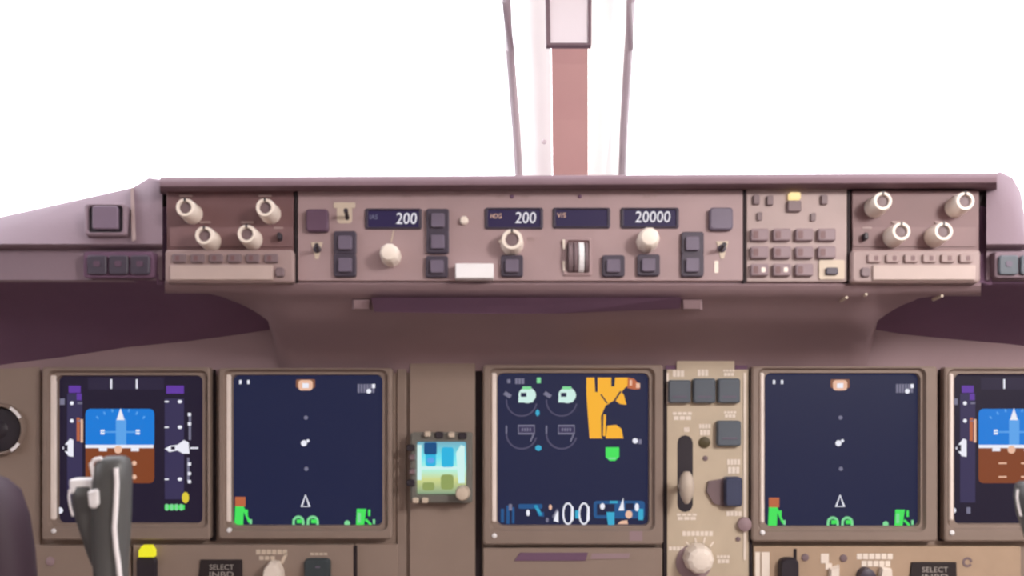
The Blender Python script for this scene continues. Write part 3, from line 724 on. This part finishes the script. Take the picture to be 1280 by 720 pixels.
I(E_GREEN, 1).flat([(757, 559), (757, 571), (762, 576), (769, 576), (774, 571), (774, 559)], h(1)); I(E_LGREEN, 2).rect(760, 572, 770, 574, h(2))
I(E_WHITE, 1).disc(794, 551, 3.4, h(1)); I(E_GREY, 1).rect(798, 549, 802, 555, h(1))
# bottom line of figures
I(E_DBLUE, 1).rect(626, 636, 630, 653, h(1)); I(E_DBLUE, 1).rect(633, 632, 637, 655, h(1)); I(E_GREY, 2).rect(636, 630, 640, 638, h(2)); I(E_DBLUE, 1).rect(640, 634, 643, 654, h(1))
I(E_DBLUE, 1).flat(rrect(648, 630, 678, 636, 2), h(1)); I(E_WHITE, 2).disc(660, 641, 2.2, h(2), ry=4); I(E_CYAN, 1).flat([(667, 632), (671, 631), (678, 643), (675, 645)], h(1)); I(E_DBLUE, 1).flat([(671, 640), (680, 640), (680, 646), (673, 645)], h(1))
I(E_PEACH, 2).disc(688, 634, 2, h(2), ry=3.4); I(E_GREY, 2).disc(684, 650, 1.8, h(2), ry=3); I(E_WHITE, 2).flat([(692, 651), (698, 653), (698, 639), (695, 639)], h(2)); I(E_GREY, 2).flat([(690, 646), (692, 648), (698, 637), (696, 636)], h(2))
for u in (710, 730):
    I(E_WHITE, 2).stroke([(u + 6 * math.cos(a_), 642 - 13 * math.sin(a_)) for a_ in [2 * math.pi * k / 16 for k in range(16)]], 2.2, h(2), True)
    I(E_WHITE, 3).flat([(u + 3, 652), (u + 7, 650), (u + 7, 634), (u + 4, 632)], h(3))
I(E_CYAN, 2).rect(719, 638, 724, 648, h(2))
I(E_DBLUE, 1).flat(rrect(742, 626, 806, 648, 4), h(1)); I(E_NAVY, 2).rect(746, 630, 768, 644, h(2)); I(E_CYAN, 3).rect(762, 626, 772, 629, h(3)); I(E_WHITE, 3).disc(753, 633, 3, h(3), ry=4)
I(E_CYAN, 3).flat([(758, 640), (768, 640), (768, 656), (760, 656)], h(3)); I(E_WHITE, 3).flat([(773, 638), (780, 638), (779, 622), (776, 630)], h(3)); I(E_PEACH, 3).disc(786, 643, 4.4, h(3), ry=5); I(E_PEACH, 3).flat([(772, 655), (785, 655), (784, 650), (776, 651)], h(3))
I(E_WHITE, 3).disc(796, 634, 2.6, h(3), ry=5); I(E_CYAN, 2).rect(798, 636, 804, 650, h(2)); I(E_NAVY, 2).rect(782, 629, 792, 637, h(2))
I.done()
q = MB(MAIN, 0.0165); q.box(787, 664, 803, 676, 0.015, 0.0165, 1); q.build('maker_plate', M_HOUS, t)

# standby instrument
sb = thing('standby_instrument', 'small square standby instrument with glowing cyan and yellow screen', 'instrument', MAIN.p(548, 630, 0.006, 0.006))
q = MB(MAIN, 0.022); q.frame((513, 541, 590, 629), (521, 553, 582, 618), 3, 2, 0.004, 0.022, 0.014, 1.5); q.build('bezel', mat('standby_bezel', (112, 110, 104), 0.5), sb)
q = MB(MAIN, 0.015); q.box(519, 551, 584, 620, 0.006, 0.0145, 1); sc = q.build('screen', E_STANDBY, sb)
def smark(m, pts, l):
    q = MB(MAIN, 0.0147); q.flat(pts, 0.0145 + 0.0002 * l); q.build('picture_marks', m, sc)
smark(E_STPALE, [(521, 600), (527, 600), (527, 556), (521, 556)], 1); smark(E_STPALE, [(573, 604), (581, 604), (581, 558), (576, 556), (570, 566)], 1)
smark(E_STBLUE, rrect(530, 553, 546, 568, 2), 2); smark(E_STCYAN, rrect(532, 564, 545, 583, 3), 1); smark(E_LBLUE, rrect(534, 572, 543, 579, 3), 3)
smark(E_STCYAN, rrect(552, 559, 567, 584, 3), 1); smark(E_STOLIVE, rrect(528, 603, 543, 613, 3), 1); smark(E_STOLIVE, rrect(551, 593, 567, 612, 4), 1)
smark(E_STPALE, rrect(522, 583, 578, 587, 1), 1)
for k, (u, v) in enumerate(((534, 543), (564, 544), (515, 572), (515, 590), (519, 626), (531, 626))):
    q = MB(MAIN, 0.028); q.box(u - 4, v - 3.5, u + 4, v + 3.5, 0.018, 0.028, 2, 0.002, 1.2); q.build('push_key', M_CREAMD if v != 572 and v != 590 else M_KNOBC, sb)
for u, v in ((549, 544), (578, 545), (513, 560), (513, 604)):
    q = MB(MAIN, 0.026); q.box(u - 5, v - 4, u + 5, v + 4, 0.018, 0.025, 2, 0.001, 1); q.build('key_guard', M_DARK, sb)
q = MB(MAIN, 0.034); q.lathe(578, 617, [(9.5, 0.02), (9.2, 0.032), (7.5, 0.036), (3, 0.037)], 20); q.build('rotary_knob', M_CREAMD, sb)

# round outlet at the far end of the panel
ro = thing('round_outlet', 'dark round recessed fitting cut off at the edge beside the flight display', 'outlet', MAIN.p(-3, 566, 0.005, 0.005))
q = MB(MAIN, 0.012); q.lathe(-3, 537, [(33, 0.004), (33, 0.010), (31, 0.013), (29, 0.012), (28, 0.005)], 36); q.build('rim', M_BEZEL, ro)
q = MB(MAIN, 0.008); q.lathe(-3, 537, [(28.5, 0.004), (27, 0.0062), (12, 0.0066), (9, 0.009), (4, 0.010)], 30); q.build('bowl', M_DARK, ro)
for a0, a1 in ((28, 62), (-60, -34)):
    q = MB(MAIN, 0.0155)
    q.arc(-3, 537, 30.5, a0, a1, 4.2, 0.0136, 8); q.build('rim_clip', M_LEVER_GLINT, ro)  # glints on the rim, laid on as pale arcs

# ------------------------------------------------------------------ tan switch panel with gear lever and autobrake knob
gp = thing('gear_switch_panel', 'tan switch panel with slotted lever and slate keys beside engine display', 'switch panel', MAIN.p(880, 720, 0, 0))
q = MB(MAIN, 0.008); q.prism([(938, 800), (938, 462), (918, 462), (918, 445), (846, 445), (846, 462), (834, 462), (834, 800)][::1], 0, 0.008); q.build('face_plate', M_TAN, gp)
for u0, v0, u1, v1 in ((832, 446, 845, 463), (919, 446, 934, 463)):
    q = MB(MAIN, 0.004); q.box(u0, v0, u1, v1, 0, 0.005, 2); q.build('corner_notch', M_UNDER, gp)
for u0 in (829.5, 936):
    q = MB(MAIN, 0.0085); q.box(u0, 462, u0 + 4.2, 800, 0, 0.0085, 1); q.build('side_seam', M_GAP, gp)
q = MB(MAIN, 0.009); q.stroke([(931, 700), (931, 466)], 3, 0.009); q.stroke([(834.5, 505), (834.5, 466)], 2.5, 0.009); q.build('edge_marking', M_CREAM, gp)
for u0, u1, v0, v1 in ((836, 864, 475, 504), (867, 895, 473, 504), (898, 926, 473, 504)):
    q = MB(MAIN, 0.018); q.box(u0, v0, u1, v1, 0.006, 0.017, 3, 0.002, 1.8); o = q.build('guarded_key', M_SLATE, gp)
    q = MB(MAIN, 0.0185); q.box(u0 + 5, v1 - 9, u1 - 5, v1 - 7, 0.016, 0.0178, .8); q.build('legend', M_BTNFACE, o)
q = MB(MAIN, 0.018); q.box(897, 526, 927, 558, 0.006, 0.017, 3, 0.002, 1.8); o = q.build('guarded_key', M_SLATE, gp)
q = MB(MAIN, 0.0185); q.box(903, 547, 922, 549, 0.016, 0.0178, .8); q.build('legend', M_BTNFACE, o)
q = MB(MAIN, 0.024); q.box(907, 597, 929, 634, 0.006, 0.022, 4, 0.003, 2); o = q.build('guarded_switch', mat('navy_guard', (66, 72, 98), 0.4), gp)
q = MB(MAIN, 0.014); q.prism([(886, 602), (884, 615), (893, 630), (908, 634), (908, 598)], 0.006, 0.012); q.build('guard_hinge', M_KNOBC, o)
for a, b, c, d in ((841, 463, 856, 471), (872, 462, 886, 470), (904, 461, 919, 470), (866, 444, 894, 447), (905, 513, 921, 522), (841, 514, 866, 525), (874, 529, 889, 544), (855, 534, 862, 540), (909, 573, 926, 592), (908, 639, 928, 645), (846, 641, 872, 650), (853, 664, 892, 670), (896, 693, 913, 704), (836, 683, 856, 688)):
    q = MB(MAIN, 0.0086)
    if d - b > 8 and c - a > 12:
        glyphs(q, 0.0086, a, b + 1, c, b + (d - b) * .42, 4, .8); glyphs(q, 0.0086, a + 1, b + (d - b) * .55, c - 1, d, 3, .85)
    else: glyphs(q, 0.0086, a, b, c, d, max(3, int((c - a) / 5)), .82)
    q.build('legend', M_CREAM, gp)
q = MB(MAIN, 0.010); q.lathe(881, 553, [(7.5, 0.007), (7, 0.010), (3, 0.011)], 16); q.build('indicator_stud', mat('olive_stud', (82, 72, 48), 0.5), gp)
q = MB(MAIN, 0.0095); q.lathe(882, 573, [(3.6, 0.007), (3.2, 0.009), (1, 0.0095)], 12); q.build('screw', M_KNOBC, gp)
q = MB(MAIN, 0.0085); q.box(847, 544, 866, 640, 0.0075, 0.0086, 9.4); sl = q.build('lever_slot', M_DARK, gp)
q = MB(MAIN, 0.04); a = q.P(857, 612, 0.008); b = q.P(858, 606, 0.035); q.tube([a, b], [0.004, 0.004], 12); lv = q.build('gear_lever', M_LEVER_GLINT, gp)
q = MB(MAIN, 0.046); rings = []
for k in range(11):
    tt = k / 10.0; v = 590 + 40 * tt; w = 10.8 * math.sin(math.pi * min(0.97, max(0.05, tt * 0.9 + 0.06))) ** 0.6 * (1 - .18 * tt)
    rings.append([q.P(859 + w * math.cos(2 * math.pi * j / 16), v, 0.042 + 0.011 * math.sin(2 * math.pi * j / 16) * w / 10.8) for j in range(16)])
q.rings(rings, cap0=True, cap1=True); q.smooth = True; q.build('lever_knob', mat('lever_grip', (196, 182, 168), 0.45), lv)
q = MB(MAIN, 0.009)
for da in (-38, -13, 13, 38): q.stroke([(875 + 20 * math.sin(math.radians(da)), 700 - 21 * math.cos(math.radians(da))), (875 + 28 * math.sin(math.radians(da)), 700 - 29 * math.cos(math.radians(da)))], 2, 0.009)
q.build('dial_marks', M_CREAM, gp)
q = MB(MAIN, 0.013); q.lathe(868, 704, [(23, 0.007), (22, 0.011), (18, 0.012)], 28); kb = q.build('knob_skirt', M_HOUS, gp)  # darker disc set off to the left stands for the knob's shadow
q = MB(MAIN, 0.034); q.lathe(876, 701, [(19, 0.010), (18.5, 0.026), (16, 0.033), (11, 0.036), (5, 0.037)], 10); q.smooth = False; o = q.build('brake_knob', M_CREAM, kb)
q = MB(MAIN, 0.016); q.lathe(932, 656, [(9, 0.007), (8.6, 0.014), (4, 0.016)], 18); q.build('rubber_stop', M_HOUS, gp)
q = MB(MAIN, 0.010); q.lathe(923, 674, [(3.2, 0.007), (3, 0.0095), (1, 0.010)], 12); q.build('screw', M_KNOBC, gp)

# ------------------------------------------------------------------ lower panels
LOWP = MAIN
lp = thing('selector_panel', 'brown lower panel with yellow lamp below the map and flight displays', 'switch panel', MAIN.p(300, 740, 0, 0))
plate(lp, MAIN, 166, 681, 442, 800, M_PANEL, 0, 0.010)
q = MB(MAIN, 0.011); q.box(442, 683, 445.5, 800, 0, 0.0105, .8); q.build('side_seam', M_GAP, lp)
q = MB(MAIN, 0.022); q.prism([(191, 697), (191, 689), (187, 683), (176, 683), (172, 689), (172, 697)], 0.009, 0.022, 0.003, 1.5); q.build('lamp_cap', M_AMBERCAP, lp)
q = MB(MAIN, 0.018); q.box(169, 697, 194, 730, 0.008, 0.016, 5, 0.002, 1.5); q.build('lamp_holder', M_DARK, lp)
def placard(t, u0, v0, u1, v1, l1, l2):
    q = MB(MAIN, 0.013); q.prism([(u0 - 3, v1), (u1 + 1, v1), (u1, v0), (u0 + 2, v0)], 0.009, 0.013, 0.001, 1); o = q.build('placard', M_PLACARD, t)
    for tx, v in ((l1, v0 + 9), (l2, v0 + 18)):
        q = MB(MAIN, 0.0134); q.text(tx, (u0 + u1) / 2 + 2, v, 6.5, 0.0134, (u1 - u0) * .56); q.build('legend', mat('placard_letter', (176, 168, 162), 0.6), o)
placard(lp, 248, 700, 302, 745, 'SELECT', 'INBD')
q = MB(MAIN, 0.0105); glyphs(q, 0.0105, 320, 687, 360, 693, 6, .85); glyphs(q, 0.0105, 324, 695, 345, 700, 3, .8); q.stroke([(352, 704), (358, 692)], 4, 0.0105); q.build('legend', M_CREAMD, lp)
q = MB(MAIN, 0.034); q.prism([(322, 745), (352, 745), (349, 716), (344, 706), (335, 704), (328, 712)], 0.009, 0.032, 0.006, 3); q.build('pointer_knob', M_CREAM, lp)
q = MB(MAIN, 0.020); q.box(379, 699, 412, 745, 0.009, 0.019, 6, 0.003, 2); o = q.build('guarded_key', mat('slate_green_key', (62, 70, 74), 0.4), lp)
q = MB(MAIN, 0.0105); glyphs(q, 0.0105, 388, 691, 410, 694, 4, .85); q.build('legend', M_CREAMD, lp)
q = MB(MAIN, 0.0195); q.box(394, 708, 400, 710, 0.018, 0.0194, .6); q.build('legend', M_BTNFACE, o)
lp0 = thing('lower_blank_panel', 'plain brown lower panel behind the yoke horn', 'panel', MAIN.p(110, 740, 0, 0))
plate(lp0, MAIN, 40, 682, 163, 800, M_PANEL, 0, 0.008)
q = MB(MAIN, 0.010); q.lathe(62, 702, [(6, 0.007), (5.5, 0.009), (2, 0.010)], 14); q.build('fastener', M_HOUS, lp0)
cp = thing('lower_centre_panel', 'brown lower panel with long dark slot under the engine display', 'panel', MAIN.p(716, 740, 0, 0))
plate(cp, MAIN, 604, 685, 828, 800, M_PANEL, 0, 0.010)
q = MB(MAIN, 0.0112); q.prism([(643, 701), (732, 701), (735, 691), (650, 691)], 0.009, 0.0112, 0); q.build('slot', M_UNDER, cp)
q = MB(MAIN, 0.0112); q.prism([(738, 699), (786, 698), (788, 692), (740, 692)], 0.009, 0.0110, 0); q.build('slot', M_HOUS, cp)
rp = thing('lower_switch_panel', 'tan lower panel with black lettered placard beneath the map display beside the tan switch panel', 'switch panel', MAIN.p(1120, 740, 0, 0))
plate(rp, MAIN, 942, 683, 1276, 800, mat('warm_tan_plate', (178, 153, 130), 0.55), 0, 0.010)  # light from the right is put into this warmer, paler panel colour
q = MB(MAIN, 0.011); q.box(992, 686, 996, 800, 0.008, 0.0106, .8); q.build('side_seam', M_GAP, rp)
q = MB(MAIN, 0.026); q.box(977, 699, 1001, 745, 0.009, 0.022, 8, 0.004, 2); q.build('rocker_switch', M_DARK, rp)
q = MB(MAIN, 0.0106)
for u0, v0, u1, v1 in ((922 + 22, 690, 950, 745), (928 + 24, 690, 962, 745), (1026, 692, 1036, 704), (1032, 704, 1040, 712)): q.rect(u0, v0, u1, v1, 0.0106)
glyphs(q, 0.0106, 1071, 692, 1117, 699, 6, .85); glyphs(q, 0.0106, 1077, 701, 1114, 708, 5, .85); q.build('legend', M_CREAM, rp)
for u, v in ((1007, 697), (1055, 698)):
    q = MB(MAIN, 0.012); q.lathe(u, v, [(5, 0.009), (4.5, 0.0115), (2, 0.012)], 14); q.build('screw', M_KNOBC, rp)
q = MB(MAIN, 0.024); q.lathe(1086, 722, [(11, 0.009), (10, 0.022), (5, 0.024)], 20); q.build('dark_knob', M_BTN, rp)
q = MB(MAIN, 0.022); q.prism([(1096, 745), (1120, 745), (1117, 712), (1104, 710)], 0.009, 0.020, 0.004, 2); q.build('pointer_knob', M_CREAM, rp)
q = MB(MAIN, 0.022); q.prism([(1036, 745), (1052, 745), (1052, 708), (1040, 712)], 0.009, 0.018, 0.004, 2); q.build('pointer_knob', M_CREAM, rp)
placard(rp, 1138, 703, 1196, 745, 'SELECT', 'INBD')
q = MB(MAIN, 0.012); q.arc(1210, 703, 5, 0, 330, 3, 0.0106, 10); q.build('legend', M_KNOBC, rp)

# ------------------------------------------------------------------ control yokes
def yoke(label, du, Y, with_hub):
    t = thing('control_yoke', label, 'control yoke', at(-60 + du, 900, Y))
    def loft(rows, depth, dy=0.0, n=20):
        q = MB(); rings = []
        for v, u0, u1, k in rows:
            a = at(u0 + du, v, Y); b = at(u1 + du, v, Y); c = (a + b) / 2 + Vector((0, dy, 0)); rx = (b.x - a.x) / 2
            rings.append([c + Vector((rx * math.copysign(abs(math.cos(p)) ** .8, math.cos(p)), depth * k * math.copysign(abs(math.sin(p)) ** .8, math.sin(p)), 0)) for p in [2 * math.pi * j / n for j in range(n)]])
        q.rings(rings, cap0=True, cap1=True); q.smooth = True
        return q
    q = loft([(570, 134, 156, .4), (573, 126, 160, .7), (580, 121, 163, .9), (600, 118, 163, 1), (640, 117, 162, 1), (680, 118, 160, 1), (720, 120, 158, 1), (770, 118, 160, 1.05), (830, 110, 166, 1.2)], 0.014)
    horn = q.build('horn', M_YOKE, t, angle=60)
    q = loft([(603, 94, 124, .6), (608, 90, 126, .9), (622, 89, 128, 1), (640, 92, 130, 1), (660, 98, 134, 1), (690, 108, 138, .9), (715, 117, 140, .7), (740, 122, 142, .4)], 0.012, 0.004)
    q.build('thumb_rest', M_YOKE, t, angle=60)
    if with_hub:
        q = MB(); wp = [at(u, v, Y - 0.006) for u, v in ((85, 599), (118, 598), (118, 618), (86, 618))]; bp = [p + Vector((0, 0.012, 0)) for p in wp]
        q.rings([wp, bp], cap0=True, cap1=True); o = q.build('trim_switch', M_WHITE, t); bevel(o, 0.002)
        q = MB(); wp = [at(u, v, Y - 0.016) for u, v in ((108, 614), (122, 611), (123, 630), (118, 637), (110, 635))]; bp = [p + Vector((0, 0.014, 0)) for p in wp]
        q.rings([wp, bp], cap0=True, cap1=True); o = q.build('trim_switch', M_WHITE, t); bevel(o, 0.002)
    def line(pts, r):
        q = MB(); q.tube([at(u + du, v, Y - 0.0145 + dd) for u, v, dd in pts], [r] * len(pts), 8); q.build('trim_line', M_LEVER_GLINT, t)  # highlights on the glossy horn, modelled as thin pale tubes
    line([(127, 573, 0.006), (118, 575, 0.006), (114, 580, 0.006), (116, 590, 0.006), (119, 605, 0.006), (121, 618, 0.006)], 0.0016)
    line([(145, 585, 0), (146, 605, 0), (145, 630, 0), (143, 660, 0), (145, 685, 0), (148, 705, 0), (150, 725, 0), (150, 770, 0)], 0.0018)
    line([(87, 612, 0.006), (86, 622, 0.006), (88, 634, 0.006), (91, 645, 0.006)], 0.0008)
    if with_hub:
        q = loft([(594, -70, -12, .5), (600, -90, 4, .8), (615, -100, 20, 1), (645, -104, 31, 1), (690, -104, 38, 1), (740, -104, 42, 1), (830, -96, 40, .9)], 0.028)
        q.build('hub', M_PAD, t, angle=60)
    q = MB(); s_ = 1 if with_hub else 1
    q.tube([at(-40 + du, 800, Y), at(40 + du, 826, Y), at(110 + du, 838, Y), at(140 + du, 828, Y)], [0.022, 0.02, 0.018, 0.016], 14); q.build('cross_bar', M_YOKE, t)
    q = MB(); a = at(-35 + du, 815, Y); q.tube([a, Vector((a.x, Y + 0.02, 0.35)), Vector((a.x, Y + 0.05, 0.0))], [0.03, 0.035, 0.045], 16); q.build('column', M_PAD, t)
yoke('dark grey yoke horn with white thumb switch in front of the flight display', 0, 0.72, True)
yoke('thin sliver of dark yoke horn at the edge, before the cut-off flight display', 1185, 0.72, False)
